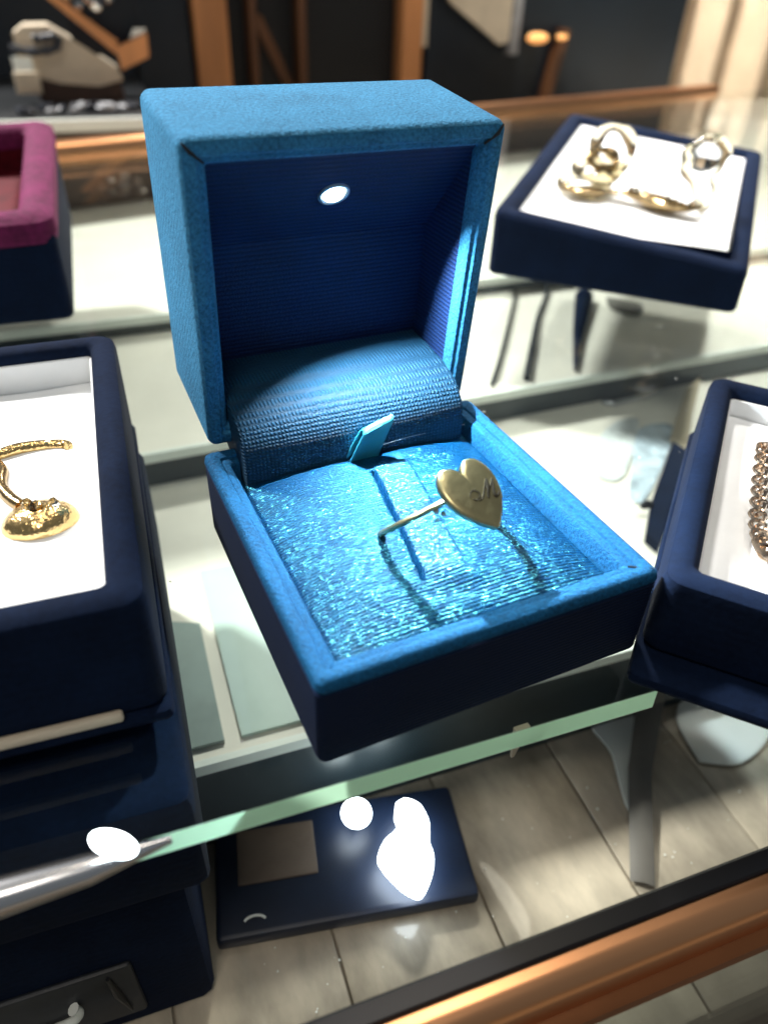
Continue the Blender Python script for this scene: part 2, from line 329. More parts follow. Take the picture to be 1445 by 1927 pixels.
# rear rail
def RR(t, off, z):   # along the rear rail
    A0 = Vector((-.15, .388, 0)); A1 = Vector((.62, .512, 0)); d = (A1-A0).normalized(); n = Vector((-d.y, d.x, 0))
    return A0+(A1-A0)*t+n*off+Vector((0, 0, z))
rr = thing('counter_rear_rail', 'copper rail along the rear edge of the counter behind the boxes', 'counter rail', RR(.5, 0, -.036))
prof = [(-.006, -.007)]+[(-.004+.006*cos(radians(t)), -.001+.007*sin(radians(t))) for t in range(180, 79, -12)]+[(.006, .005), (.008, -.007)]
MB().loft([[RR(t, b, z) for b, z in prof] for t in (-.3, 1.0)]).build('copper_moulding', m_copper, rr)
MB().loft([[RR(t, b, z) for b, z in ((-.004, -.0072), (.006, -.0072), (.006, -.034), (-.004, -.034))] for t in (-.3, 1.0)]).build('brown_panel', m_brown, rr, 0)

# ------------------------------------------------------------------ RING BOX
HB = .02028; W = .0658; D = .0690
rb = thing('ring_box', 'open blue cloth ring box with a lit lid, holding the heart ring', 'ring box', (0, -D/2, 0))
cy = -D/2
def bl(ins, z, r): return [(x, y+cy, z) for x, y in rrect(W-2*ins, D-2*ins, r, 5)]
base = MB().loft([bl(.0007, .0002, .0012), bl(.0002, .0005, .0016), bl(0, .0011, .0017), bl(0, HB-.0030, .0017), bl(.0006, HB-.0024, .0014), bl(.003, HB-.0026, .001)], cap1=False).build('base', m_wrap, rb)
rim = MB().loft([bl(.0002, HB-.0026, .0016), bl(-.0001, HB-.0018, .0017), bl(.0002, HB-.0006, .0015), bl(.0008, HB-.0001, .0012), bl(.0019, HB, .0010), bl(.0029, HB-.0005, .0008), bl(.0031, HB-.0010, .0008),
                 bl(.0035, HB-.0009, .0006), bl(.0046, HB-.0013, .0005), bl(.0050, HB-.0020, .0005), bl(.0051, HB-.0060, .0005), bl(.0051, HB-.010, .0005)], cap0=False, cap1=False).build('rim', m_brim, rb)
for sx in (-1, 1):     # mitre seams at the front corners
    MB().tube([(sx*(W/2-.0012), -D+.0012, HB-.00005), (sx*(W/2-.0042), -D+.0042, HB-.0009)], .00016, 6).build('mitre_seam', m_slit if sx > 0 else m_brim, rim)
# satin pad with the ring slot
S0 = Vector((-.0008, -.0180)); S1 = Vector((-.0062, -.0520)); SD = (S1-S0).normalized(); SN = Vector((-SD.y, SD.x)); SL = (S1-S0).length
if SN.x < 0: SN = -SN
PX = .0273; PY0 = -.0633; PY1 = -.0060
def sst(t): t = max(0, min(1, t)); return t*t*(3-2*t)
def padz(x, y):
    u = abs(x)/PX; v = abs((y-(PY0+PY1)/2)/((PY1-PY0)/2))
    z = .0150+.0036*(1-u**3.5)*(1-v**5)
    p = Vector((x, y))-S0; s = p.dot(SD); q = p.dot(SN)
    ins = sst((s+.0006)/.0006)*sst((SL+.0004-s)/.0008)
    z -= .0022*math.exp(-(q/.00030)**2)*ins                      # slit
    fl = ins*sst(q/.0005)*sst((.0088-q)/.0007)
    z += .00025*sin(x*330+1)*sin(y*210)*(1-u)
    z -= .0007*math.exp(-((s-SL-.0035)/.0022)**2)*math.exp(-((q-.006)/.007)**2)
    return z
m = MB(); nx, ny = 150, 160
V = [[m.bm.verts.new((-PX+2*PX*i/nx, PY0+(PY1-PY0)*j/ny, padz(-PX+2*PX*i/nx, PY0+(PY1-PY0)*j/ny))) for i in range(nx+1)] for j in range(ny+1)]
for j in range(ny):
    for i in range(nx): m.bm.faces.new((V[j][i], V[j][i+1], V[j+1][i+1], V[j+1][i]))
pad = m.build('satin_pad', m_pad, rb, 60)
m = MB(); nx, ny = 26, 80; V = []
for j in range(ny+1):
    row = []
    for i in range(nx+1):
        q = .00020+.0088*i/nx; t = -.0030+(SL+.0028)*j/ny; P = S0+SD*t+SN*q
        e = min(1, min(i, nx-i)/2.0)*min(1, (ny-j)/3.0)
        row.append(m.bm.verts.new((P.x, P.y, padz(P.x, P.y)-.0002+.00034*e*(.8+.6*q/.009)+.00012*sin(pi*i/nx))))
    V.append(row)
for j in range(ny):
    for i in range(nx): m.bm.faces.new((V[j][i], V[j][i+1], V[j+1][i+1], V[j+1][i]))
m.build('slot_flap', m_flap, rb, 60)
# hinge roll
rp = [(-.0088, .0135), (-.0094, .0175), (-.0092, .0215), (-.0082, .0248), (-.0062, .0273), (-.003, .0291), (.002, .0304), (.008, .0312), (.0178, .0318), (.0178, .0220), (-.002, .0150)]
m = MB(); L = []
for x, s in ((-.0262, .93), (-.0259, .985), (-.0252, 1), (.0252, 1), (.0259, .985), (.0262, .93)):
    L.append([(x, .006+(y-.006)*s, .022+(z-.022)*s) for y, z in rp])
roll = m.loft(L).build('hinge_roll', m_roll, rb, 50)
# lid: local x = width, u = up along the opening, w = away from the opening
ANG = -.1018; WL = .0622; DL = .0620; HL = .0317
Uv = Vector((0, sin(ANG), cos(ANG))); Wv = Vector((0, cos(ANG), -sin(ANG))); LO = Vector((0, .0003, HB+.0003))
def LP(x, u, w): return LO+Vector((x, 0, 0))+Uv*u+Wv*w
def ll(ins, w, r): return [LP(x, y+DL/2, w) for x, y in rrect(WL-2*ins, DL-2*ins, r, 5)]
lid = MB().loft([ll(.0020, HL, .0014), ll(.0010, HL-.0002, .0019), ll(.0003, HL-.0009, .0021), ll(0, HL-.0020, .0021), ll(0, .0018, .0019), ll(.0002, .0008, .0018), ll(.0007, .0003, .0014)], cap1=False).build('lid', m_lid, rb)
MB().loft([ll(.0007, .0004, .0014), ll(.0016, .0001, .0015), ll(.0028, .0002, .001), ll(.0033, .0008, .0008), ll(.0040, .0009, .0006), ll(.0046, .0017, .0005), ll(.0047, .004, .0005)], cap0=False, cap1=False).build('lid_rim', m_rim, lid)
m = MB(); m.loft([ll(.0047, .0038, .0005), ll(.0047, .0192, .0005)], cap0=False); m.build('lid_lining', m_lin2, lid, 30)
for sx in (-1, 1):
    MB().tube([LP(sx*(WL/2-.0008), DL-.0008, .00045), LP(sx*(WL/2-.002), DL-.0022, .0000), LP(sx*(WL/2-.0042), DL-.0042, .0008)], [.0002, .00038, .0002], 6).build('mitre_seam', m_slit, lid)
cu0, cw0, cu1, cw1 = .0572, .0026, .0357, .0190
Pn = LP(0, cu1-cu0, cw1-cw0)-LP(0, 0, 0); Pn.normalize(); Nn = Vector((1, 0, 0)).cross(Pn).normalized()
if Nn.y > 0: Nn = -Nn
XH = WL/2-.0048
def panel(x, t, d): return LP(x, cu0+(cu1-cu0)*t, cw0+(cw1-cw0)*t)+Nn*d
m = MB(); m.loft([[panel(-XH, 0, 0), panel(XH, 0, 0), panel(XH, 1, 0), panel(-XH, 1, 0)], [panel(-XH, 0, -.0012), panel(XH, 0, -.0012), panel(XH, 1, -.0012), panel(-XH, 1, -.0012)]])
m.build('led_panel', m_lin, lid, 0)
LEDP = panel(.0001, .45, 0)
u_ = Vector((1, 0, 0)); v_ = Nn.cross(u_)
m = MB(); ring = lambda r, h: [LEDP+Nn*h+r*(cos(2*pi*k/32)*u_+sin(2*pi*k/32)*v_) for k in range(32)]
m.loft([ring(.0033, 0), ring(.0032, .0004), ring(.0028, .0005), ring(.0023, .0002)], False, False).build('led_bezel', m_bezel, lid)
m = MB(); m.loft([ring(.0023, .0002), ring(.0020, .0006), ring(.0012, .0009)]).build('led_lens', m_led, lid)
l = bpy.data.lights.new('led_lamp', 'AREA'); l.shape = 'DISK'; l.size = .0028; l.energy = .25; l.color = (.80, .93, 1); l.spread = radians(114)
lo = bpy.data.objects.new('led_lamp', l); COL.objects.link(lo); lo.location = LEDP+Nn*.0012
lo.rotation_euler = (Nn+Vector((.26, 0, -.05))).to_track_quat('-Z', 'Y').to_euler()
# ribbon tab: a folded loop of satin
m = MB(); L = []
prof = []
for k in range(7): t = k/6; prof.append((-.0098-.0008*sin(pi*t*.8)-.0036*t, .0150+.0112*t, .0022*t*t))
for k in range(1, 7): a = pi*k/6; prof.append((-.0134+.0009-.0009*cos(a)-.0002, .0262+.0007*sin(a), .0022+.0003*sin(a)))
for k in range(1, 6): t = 1-k/5; prof.append((-.0080-.0038*t, .0150+.0112*t, .0022*t*t))
for (y, z, sh) in prof:
    kx = (z-.015)/.009
    L.append([(-.0036+.0070*q+sh+.0003*sin(pi*q)*kx, y+.0004*sin(q*pi)-.0010*q*0, z-.0012+.0030*q*kx*.6) for q in (0, .15, .35, .5, .65, .85, 1)])
tab = m.loft(L, closed=False).build('ribbon_tab', m_rib, rb, 60)
sm = tab.modifiers.new('thickness', 'SOLIDIFY'); sm.thickness = .00025

# ------------------------------------------------------------------ RING
rc = Vector((.0015047, -.0401695, .0235))
e1 = Vector((.892, -.16737, .41991)); e3 = Vector((-.41075, -.68796, .59833)); ax = e1.cross(e3).normalized(); up = -ax
ring_o = thing('ring', 'pale gold ring with a heart plate engraved M, standing in the box slot', 'ring', (rc.x, rc.y, .017))
R = .0110
def circ(t, r=R, h=0): return rc+e1*r*cos(t)+e3*r*sin(t)+up*h
N_ = 72
MB().tube([circ(2*pi*k/N_) for k in range(N_)], .00072, 10, closed=True, flat=.8, up=up).build('band', m_gold, ring_o)
TH = radians(56)
n0 = (e1*cos(TH)+e3*sin(TH)); tg = (e1*sin(TH)-e3*cos(TH)).normalized()      # tangent to the right
tl = radians(14)
hn = (n0*cos(tl)+up*sin(tl)).normalized(); hu = (up*cos(tl)-n0*sin(tl)).normalized()
hc = circ(TH, R+.0012)-up*.0011+tg*.0006
def HP(x, y, z): return hc+tg*x+hu*y+hn*z
hh = [(0, .58), (.13, .74), (.42, .88), (.76, .78), (.97, .44), (.97, .04), (.82, -.32), (.50, -.68), (.12, -.98), (0, -1.03)]
hr = bez(hh, 5); ho = hr+[(-x, y) for x, y in hr[-2:0:-1]]
HS = .0060
def hl(s, z): return [HP(x*HS*s, y*HS*s*1.2, z) for x, y in ho]
heart = MB().loft([hl(.90, -.0006), hl(.985, -.0004), hl(1.0, 0), hl(1.0, .0003), hl(.975, .00062), hl(.90, .00085), hl(.7, .00100), hl(.4, .00108), hl(.15, .0011)]).build('heart_plate', m_gold, ring_o, 55)
# script M, engraved strokes (a fine dark line laid in the plate)
def hz(x, y):
    an = math.atan2(y, x); b_ = min(ho, key=lambda p: abs((math.atan2(p[1]*1.2, p[0])-an+pi) % (2*pi)-pi)); f = math.hypot(x, y)/(HS*math.hypot(b_[0], b_[1]*1.2))
    tb = [(0, .0011), (.15, .0011), (.4, .00108), (.7, .001), (.9, .00085), (.975, .00062), (1.2, 0)]
    for (f0, z0), (f1, z1) in zip(tb, tb[1:]):
        if f <= f1: return z0+(z1-z0)*(f-f0)/(f1-f0)
    return 0
st = [[(-1.9, -1.2), (-1.8, -.55), (-1.2, -.15), (-.55, -.45), (-.6, -1.15), (-1.1, -1.55), (-1.55, -1.4)],
      [(-.75, -1.65), (-.2, -1.25), (.35, -.1), (.95, 1.45), (1.1, 1.75)],
      [(1.1, 1.75), (1.0, .6), (.85, -.4), (.72, -1.2)],
      [(.72, -1.2), (1.2, .1), (1.75, 1.3), (2.0, 1.8)],
      [(2.0, 1.8), (1.85, .6), (1.75, -.3), (1.95, -.85), (2.35, -.55), (2.6, -.1)]]
m = MB()
for i, s in enumerate(st):
    pts = bez([((p[0]*.906+p[1]*.42)*.00135+.0012, (-p[0]*.42+p[1]*.906)*.00135-.0002) for p in s])
    w = [(.00017 if i in (1, 3, 0) else .00034)*(0.55+.45*sin(pi*k/(len(pts)-1)))+.00003 for k in range(len(pts))]
    m.tube([HP(x, y, hz(x, y)+.00004) for x, y in pts], w, 6, flat=.45, up=hn)
m.build('engraved_letter', m_engr, heart)
for a, h, r in ((TH+.58, -.0009, .00055), (TH+.50, -.0019, .0005), (TH+.62, -.0024, .0004)):
    MB().ball(circ(a, R+.0002, h), r, 8).build('bead', m_silver, ring_o)
for a, h, r in ((radians(214), -.0010, .0006), (radians(219), -.0013, .0005), (radians(208), -.0014, .0005)):
    MB().ball(circ(a, R, h), r, 8).build('bead', m_gold, ring_o)
MB().tube([circ(radians(q), R-.0002, -.0011-.0004*sin(radians((q-205)*6))) for q in range(205, 236, 3)], .0005, 8).build('inner_band_end', m_gold, ring_o)
# fine thread from the tab to the rim
tag(MB().tube([(.0032, -.0108, .0195), (.012, -.0095, .0192), (.0268, -.0088, .0188)], .00003, 5).build('thread', m_thread), 'hair-thin white thread stretched from the cyan tab to the right rim', 'thread')

# ------------------------------------------------------------------ trays
def tray(label, cat, yaw, t, w, d, h, sa, sb, wall, padz0, plinth=None, mats=(None, None), group='jewellery boxes on the glass shelf', name='jewellery_box', dome=.0008, padslope=0):
    root = thing(name, label, cat, (t[0], t[1], 0), yaw, group)
    MM = WM[root.name]
    H = lambda x, y: h+sa*x+sb*y
    def lp(ins, fz, r): return [MM @ Vector((x+w/2, y+d/2, fz(x+w/2, y+d/2))) for x, y in rrect(w-2*ins, d-2*ins, r, 5)]
    z0 = .0001 if not plinth else plinth[4]
    shell = MB().loft([lp(.0008, lambda x, y: z0, .003), lp(0, lambda x, y: z0+.001, .0035), lp(0, lambda x, y: H(x, y)-.0028, .0035), lp(.0004, lambda x, y: H(x, y)-.0010, .0035), lp(.0014, lambda x, y: H(x, y)-.0002, .003),
                       lp(wall*.5, lambda x, y: H(x, y), .0025), lp(wall-.0014, lambda x, y: H(x, y)-.0002, .002), lp(wall-.0004, lambda x, y: H(x, y)-.0010, .0015), lp(wall, lambda x, y: H(x, y)-.0024, .0012), lp(wall, lambda x, y: padz0-.003, .0012)], cap1=False).build('shell', mats[0] or m_velvet, root)
    # lining: inner wall
    MB().loft([lp(wall+.0001, lambda x, y: H(x, y)-.0030, .0012), lp(wall+.0005, lambda x, y: H(x, y)-.0032, .0012), lp(wall+.0005, lambda x, y: padz0-.003, .0012)], False, False).build('lining', mats[1] or m_white, root)
    m = MB(); n = 24; iw = w-2*wall-.0014; idp = d-2*wall-.0014
    V = []
    for j in range(n+1):
        row = []
        for i in range(n+1):
            x = wall+.0007+iw*i/n; y = wall+.0007+idp*j/n
            e = (1-abs(2*i/n-1)**6)*(1-abs(2*j/n-1)**6)
            z = padz0+(H(x, y)-h)*1+padslope*(y-wall)-.0012*(1-e)+dome*e+.0003*sin(x*160+y*90)
            row.append(m.bm.verts.new(MM @ Vector((x, y, z))))
        V.append(row)
    for j in range(n):
        for i in range(n): m.bm.faces.new((V[j][i], V[j][i+1], V[j+1][i+1], V[j+1][i]))
    m.build('pad', mats[1] or m_white, root, 60)
    if plinth:
        x0, x1, y0, y1, zz = plinth
        MB().box(x0, x1, y0, y1, .0001, zz, f=lambda x, y, z: MM @ Vector((x, y, z)), bev=.0015).build('plinth', mats[0] or m_velvet, root)
    return root, MM
# left tray with the yellow gold piece
tl_, ML = tray('navy velvet box with a white pad and yellow gold jewellery, left of the ring box', 'jewellery box', radians(-6.1), (-.1321, -.0406), .080, .0988, .0272, .013, .009, .0060, .0185, plinth=(-.0006, .0806, -.0012, .099, .0030))
# cream strip across the front of the left tray
MB().box(.004, .0725, -.0016, -.0002, .0020, .0042, f=lambda x, y, z: ML @ Vector((x, y, z+.0012)), bev=.0005).build('cream_trim', m_creamcl, tl_)
# right tray
tr_, MR = tray('navy velvet box with a white pad and chain bracelet, at the right edge', 'jewellery box', radians(-49.8), (.0312, -.0707), .070, .0886, .0210, -.025, 0, .0058, .0145, plinth=(-.0008, .074, -.0075, .090, .0030))
# far right tray, sloping top
tf_, MF = tray('navy velvet box with a white sloping pad and crystal jewellery, at upper right', 'jewellery box', radians(-47.2), (.1147, .1230), .0984, .146, .0257, -.090, .103, .0075, .0235, dome=.0005)
# magenta box
tm_, MG = tray('black box with a magenta velvet rim and red lining, at the far left', 'jewellery box', radians(-5.9), (-.1172, .1408), .070, .1252, .0303, .043, .057, .0105, .016, mats=(None, m_red))
MMg = MG
H = lambda x, y: .0303+.043*x+.057*y
def mlp(ins, dz, r): return [MG @ Vector((x+.035, y+.0626, H(x+.035, y+.0626)+dz)) for x, y in rrect(.070-2*ins, .1252-2*ins, r, 5)]
MB().loft([mlp(-.0005, -.0065, .006), mlp(-.0012, -.0035, .007), mlp(-.0006, .0002, .007), mlp(.002, .0022, .006), mlp(.0055, .0028, .004), mlp(.0085, .002, .003), mlp(.0108, -.0005, .002), mlp(.0112, -.006, .002)], False, False).build('velvet_rim', m_mag, tm_)
# --- jewellery in the left tray: gold band, link and gem-set bowl
def ML_(x, y, z): return ML @ Vector((x, y, z))
from functools import partial
def W2(p, z): return (p[0], p[1], z)
gj = thing('gold_pendant', 'yellow gold pendant with a gem-set bowl and curved bar on the left white pad', 'pendant', (-.068, -.008, .0190))
bar = bez([(-.0765, .0125), (-.0715, .0132), (-.0675, .0142), (-.0630, .0146), (-.0595, .0142), (-.0585, .0128)], 6)
MB().tube([W2(p, .0208+.0006*sin(i*.2)) for i, p in enumerate(bar)], [.0010+.0004*sin(pi*i/(len(bar)-1)) for i in range(len(bar))], 10).build('curved_bar', m_yg, gj)
ln = bez([(-.0735, .0125), (-.0718, .0075), (-.0722, .0020), (-.0708, -.0030), (-.0690, -.0065)], 6)
MB().tube([W2(p, .0208) for p in ln], [.0016, .0017]+[.0013]*(len(ln)-2), 10).build('link', m_bg, gj)
cb = (-.0662, -.0118)
m = MB(); L = []
for k in range(8):
    a = k/7*pi*.5
    L.append([(cb[0]+.0066*cos(a)*cos(t)*1.05, cb[1]+.0056*cos(a)*sin(t)-.0006*sin(a), .0198+.0040*sin(a)-(.0010 if k == 7 else 0)) for t in [2*pi*i/28 for i in range(28)]])
m.loft(L).build('bowl', m_yg, gj)
for i in range(14):
    a = random.uniform(0, 2*pi); r = random.uniform(0, .0050)
    MB().ball((cb[0]+r*cos(a)*1.1, cb[1]+.0004+r*sin(a)*.8, .0238-(r/.0046)**2*.0018-.0001), random.uniform(.0006, .0010), 6, jit=.25).build('gem', random.choice((m_champ, m_yg, m_silver)), gj, 0)

# --- jewellery in the far right tray
def MFp(x, y, dz): return MF @ Vector((x, y, .0243-.090*x+.103*y+dz))
cb_ = thing('crystal_bracelet', 'champagne crystal and brown gold bracelet lying on the sloping white pad', 'bracelet', MF @ Vector((.055, .075, .0245)))
pt = bez([(.0208, .0350), (.0264, .0334), (.0336, .0369), (.0395, .0410), (.0458, .0430), (.0528, .0425), (.0619, .0410), (.0706, .0415), (.0760, .0466)], 6)
n = len(pt)
MB().tube([MFp(x, y, .0034) for x, y in pt], [(.0030 if i < n*.3 else .0014+.0042*math.exp(-((i/n-.70)/.17)**2)) for i in range(n)], 14, flat=.50, up=(0, 0, 1)).build('gold_plate', m_bg, cb_)
for i in range(22):
    q = random.uniform(.5, .92); x, y = pt[int(q*n)]
    MB().ball(MFp(x+random.uniform(-.002, .002), y+random.uniform(-.003, .003), .0054), random.uniform(.0006, .0013), 6, jit=.25).build('gem', random.choice((m_silver, m_champ, m_bg)), cb_, 0)
def loop(cx, cy_, dz, rx, rz, yaw, lean, rad, mat, nm):
    P = []
    for k in range(32):
        t = 2*pi*k/32
        v = Matrix.Rotation(yaw, 3, 'Z') @ Vector((rx*cos(t), rz*sin(t)*sin(lean), rz*sin(t)*cos(lean)))
        P.append(MF @ (Vector((cx, cy_, .0243-.090*cx+.103*cy_+dz))+v))
    MB().tube(P, [rad*(1+.3*sin(3*2*pi*k/32)) for k in range(32)], 12, closed=True).build(nm, mat, cb_)
loop(.0280, .0440, .0030, .0105, .0065, .73, 1.3, .0024, m_champ, 'crystal_loop')
loop(.0320, .0475, .0085, .0100, .0060, .73, 1.2, .0024, m_champ, 'crystal_loop')
loop(.0360, .0500, .0165, .0090, .0085, .73, .35, .0022, m_champ, 'crystal_loop')
loop(.0330, .0480, .0125, .0062, .0045, .73, .8, .0018, m_bg, 'gold_loop')
B_ = Vector((.0755, .0480)); LV = Vector((cos(.73), sin(.73)))
lp_ = bez([(0, .0005), (.0062, .0085), (.0030, .0180), (.0062, .0270), (.0020, .0350), (-.0060, .0370), (-.0128, .0310), (-.0115, .0220), (-.0050, .0120), (-.0012, .0030)], 6)
MB().tube([MFp(B_.x+LV.x*u+.0006*sin(i), B_.y+LV.y*u, h*.76+.001) for i, (u, h) in enumerate(lp_)], [.0018+.0006*sin(i*.35) for i in range(len(lp_))], 12).build('clear_loop', m_champ, cb_)
MB().ball(MFp(B_.x-LV.x*.0045, B_.y-LV.y*.0045, .0220), .0066, 16, sc=(1, 1, .85)).build('crystal_drop', m_clear, cb_)

# --- chain in the right tray
ch = thing('chain_bracelet', 'rose gold chain bracelet on the white pad at the right edge', 'bracelet', MR @ Vector((.035, .045, .0155)))
def MRp(x, y, z): return MR @ Vector((x, y, .0155-.025*x+z))
cp = bez([(.0260, .0640), (.0160, .0631), (.0151, .0588), (.0149, .0490), (.0151, .0402), (.0152, .0311), (.0161, .0249), (.0172, .0222), (.0191, .0210), (.0300, .0200)], 4)
for i, (x, y) in enumerate(cp[:-1]):
    nx_, ny_ = cp[i+1]; d = Vector((nx_-x, ny_-y, 0)).normalized(); s = Vector((-d.y, d.x, 0)); z = Vector((0, 0, 1))
    s2 = s if i % 2 else (s*.5+z*.85).normalized()
    c = Vector((x, y, 0)); P = [c+d*.0019*cos(t)+s2*.0016*sin(t) for t in [2*pi*k/12 for k in range(12)]]
    MB().tube([MRp(p.x, p.y, .0020+p.z) for p in P], .00042, 6, closed=True).build('link', m_rose, ch)

# ------------------------------------------------------------------ under the left box and on the deck
def dbox(name, label, cat, x0, x1, y0, y1, z0, z1, mat, rz=G, bev=.002, nm='body'):
    t = thing(name, label, cat, AB((x0+x1)/2, (y0+y1)/2, z0), rz)
    MB().box(x0, x1, y0, y1, z0, z1, f=AB, bev=bev).build(nm, mat, t)
    return t
# solid navy block and lower box, built in place of soft dark reflections
sb = thing('reflection_block', 'dark navy block standing in for a reflection under the glass, right beneath the left jewellery box', 'reflection form', ML @ Vector((.04, .05, -.034)), radians(-6.1))
MB().box(-.001, .0812, -.014, .0985, -.0335, -.0052, f=lambda x, y, z: ML @ Vector((x, y, z)), bev=.002).build('body', m_velvet, sb)
lb = thing('reflection_box', 'dark navy box form with a grey front and white pull, standing in for a reflection, bottom left on the deck', 'reflection box form', ML @ Vector((.04, .05, DZ)), radians(-6.1))
fL = lambda x, y, z: ML @ Vector((x, y, z))
MB().box(-.006, .0760, -.0075, .098, DZ+.0008, -.0345, f=fL, bev=.003).build('body', m_velvet, lb)
MB().box(.004, .0610, -.0088, -.0070, DZ+.010, DZ+.034, f=fL, bev=.0008).build('front_panel', plain('reflection_grey_front', (.020, .023, .030), rough=.5, nscale=60, nvar=.6), lb)  # front of the box form standing in for a reflection
hp = bez([(.0325, DZ+.0215), (.0335, DZ+.0190), (.0400, DZ+.0190), (.0465, DZ+.0200), (.0485, DZ+.0230), (.0478, DZ+.0255)], 6)
MB().tube([fL(x, -.0100, z) for x, z in hp], [.0014]+[.0010]*(len(hp)-2)+[.0013], 10).build('reflection_pull', m_paper, lb)
MB().tube([fL(.0560, -.0092, DZ+.032), fL(.0566, -.0093, DZ+.024), fL(.0580, -.0092, DZ+.014)], [.0004, .0009, .0003], 8).build('reflection_slot', m_black, lb)
# steel bar below the glass edge at the left with an added glow for its highlight
sbar = tag(MB().tube([fL(-.02, -.0260, .0012), fL(.03, -.0256, .0015), (fL(.066, -.0246, .0016)), fL(.0775, -.0234, .0012)], [.0046, .0038, .0022, .0006], 16).build('steel_bar', m_chrome), 'brushed steel bar tapering to a point under the glass edge, bottom left', 'steel bar')
def add_glare(label, c, nrm, r, sx=1, sy=1, grp='white glows added for glare under the glass'):  # added glowing shape in place of a lamp's reflection
    t = thing('glare_spot', label, 'glare_spot', Vector(c)-Vector(nrm).normalized()*.004, 0, grp)
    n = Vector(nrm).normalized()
    MB().disc(Vector(c)-n*.0045, n, r*.40, 28, sx, sy, h=.0040).build('glare_stem', m_chrome, t)
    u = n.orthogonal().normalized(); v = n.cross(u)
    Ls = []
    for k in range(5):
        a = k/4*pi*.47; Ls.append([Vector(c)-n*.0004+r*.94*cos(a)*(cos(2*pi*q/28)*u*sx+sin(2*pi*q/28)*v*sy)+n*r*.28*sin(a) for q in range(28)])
    MB().loft(Ls).build('lens', m_glare, t)  # glowing cap of the added glare
toc = lambda p: (CAM-Vector(p)).normalized()
add_glare('white oval glow added for the highlight on the steel bar at the lower left', fL(.0705, -.0262, .0085), Vector((0, -.62, .78)), .0029, .62, 1.25)
add_glare('white oval glow added for reflected glare, left of the large white glow below the ring box', (-.0098, -.0318, -.087), (0, -.25, 1), .0046, 1.0, 1.0)
gl = thing('glare_spot', 'largest white glow, added in an uneven shape for reflected glare below the front of the ring box', 'glare_spot', (0, -.048, -.0905), 0, 'white glows added for glare under the glass')  # added emissive shape replacing a blown-out reflection
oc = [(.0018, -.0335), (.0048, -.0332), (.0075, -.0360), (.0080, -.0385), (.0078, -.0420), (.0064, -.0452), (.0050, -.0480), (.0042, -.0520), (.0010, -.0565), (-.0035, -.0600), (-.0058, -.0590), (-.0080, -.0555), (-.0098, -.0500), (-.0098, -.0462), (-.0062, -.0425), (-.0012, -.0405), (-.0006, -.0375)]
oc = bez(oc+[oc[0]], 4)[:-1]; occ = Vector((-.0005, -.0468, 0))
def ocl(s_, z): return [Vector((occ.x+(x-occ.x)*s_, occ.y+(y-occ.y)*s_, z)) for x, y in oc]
MB().loft([ocl(.4, -.0930), ocl(.4, -.0884)]).build('glare_stem', m_chrome, gl)
MB().loft([ocl(.85, -.0886), ocl(1.0, -.0878), ocl(.98, -.0868), ocl(.8, -.0856), ocl(.45, -.0848)]).build('lens', m_glare, gl)  # glowing cap of the added glare
# dark tray form on the deck, solid stand-in for a soft reflection
dt = thing('reflection_tray', 'dark navy tray form with a brown panel, standing in for a reflection, under the glass before the ring box', 'tray', (-.02, -.038, DZ), radians(-14))
MT = WM[dt.name]
fT = lambda x, y, z: MT @ Vector((x, y, z-DZ))
MB().box(-.0315, .038, -.0165, .0165, DZ+.0008, DZ+.0065, f=fT, bev=.0012).build('body', plain('reflection_navy', (.006, .013, .034), rough=.45, nscale=60, nvar=.3), dt)
MB().box(-.0255, -.004, -.0035, .0120, DZ+.0063, DZ+.0072, f=fT, bev=.0006).build('brown_panel', m_brownpad, dt)
MB().tube([fT(-.0215+.0028*cos(radians(q)), -.0135+.0016*sin(radians(q)), DZ+.0072) for q in range(20, 161, 14)], .00035, 6).build('crescent', m_paper, dt)
# pale cards, strut, cords and clutter seen through the glass
def slab(name, label, cat, pts, z, th, mat, group=None):
    o = MB().loft([[Vector((p[0], p[1], z)) for p in pts], [Vector((p[0], p[1], z+th)) for p in pts]]).build(name, mat, None, 0)
    return tag(o, label, cat, group)
def blob(name, label, cat, pts, z, th, mat, group=None):
    P = bez(list(pts)+[pts[0]], 4)[:-1]; c = [sum(p[k] for p in P)/len(P) for k in (0, 1)]
    L = [[Vector((c[0]+(p[0]-c[0])*q, c[1]+(p[1]-c[1])*q, z+h)) for p in P] for q, h in ((1, 0), (1, th*.6), (.96, th*.92), (.90, th))]
    return tag(MB().loft(L).build(name, mat, None, 50), label, cat, group)
blob('paper_card', 'pointed pale card on the planks, right of the middle under the glass edge', 'card', [(.0690, -.0640), (.0735, -.0600), (.0905, -.0420), (.0950, -.0330), (.0840, -.0270), (.0770, -.0290), (.0765, -.0400), (.0690, -.0560)], DZ+.0012, .0007, m_paper, 'pale cards on the deck')
blob('paper_card', 'broad white card on the planks below the right jewellery box', 'card', [(.1010, -.0540), (.1130, -.0600), (.1300, -.0560), (.1420, -.0470), (.1180, -.0330), (.1060, -.0380)], DZ+.0012, .0007, m_paper, 'pale cards on the deck')
tag(MB().tube([(.1010, -.0280, -.0880), (.0790, -.0500, -.0955), (.0575, -.0775, -.0985)], [.0046, .0036, .0034], 4, up=(0, 0, 1), flat=.3).build('grey_strut', m_greyb), 'flat grey strut lying across the planks under the right jewellery box', 'strut')
slab('acrylic_strip', 'grey green acrylic block on the low step, left of the ring box', 'acrylic block', [AB(-.050, -.018, 0), AB(-.0385, -.018, 0), AB(-.0385, .026, 0), AB(-.048, .030, 0)], -.0598, .0012, m_greyg)
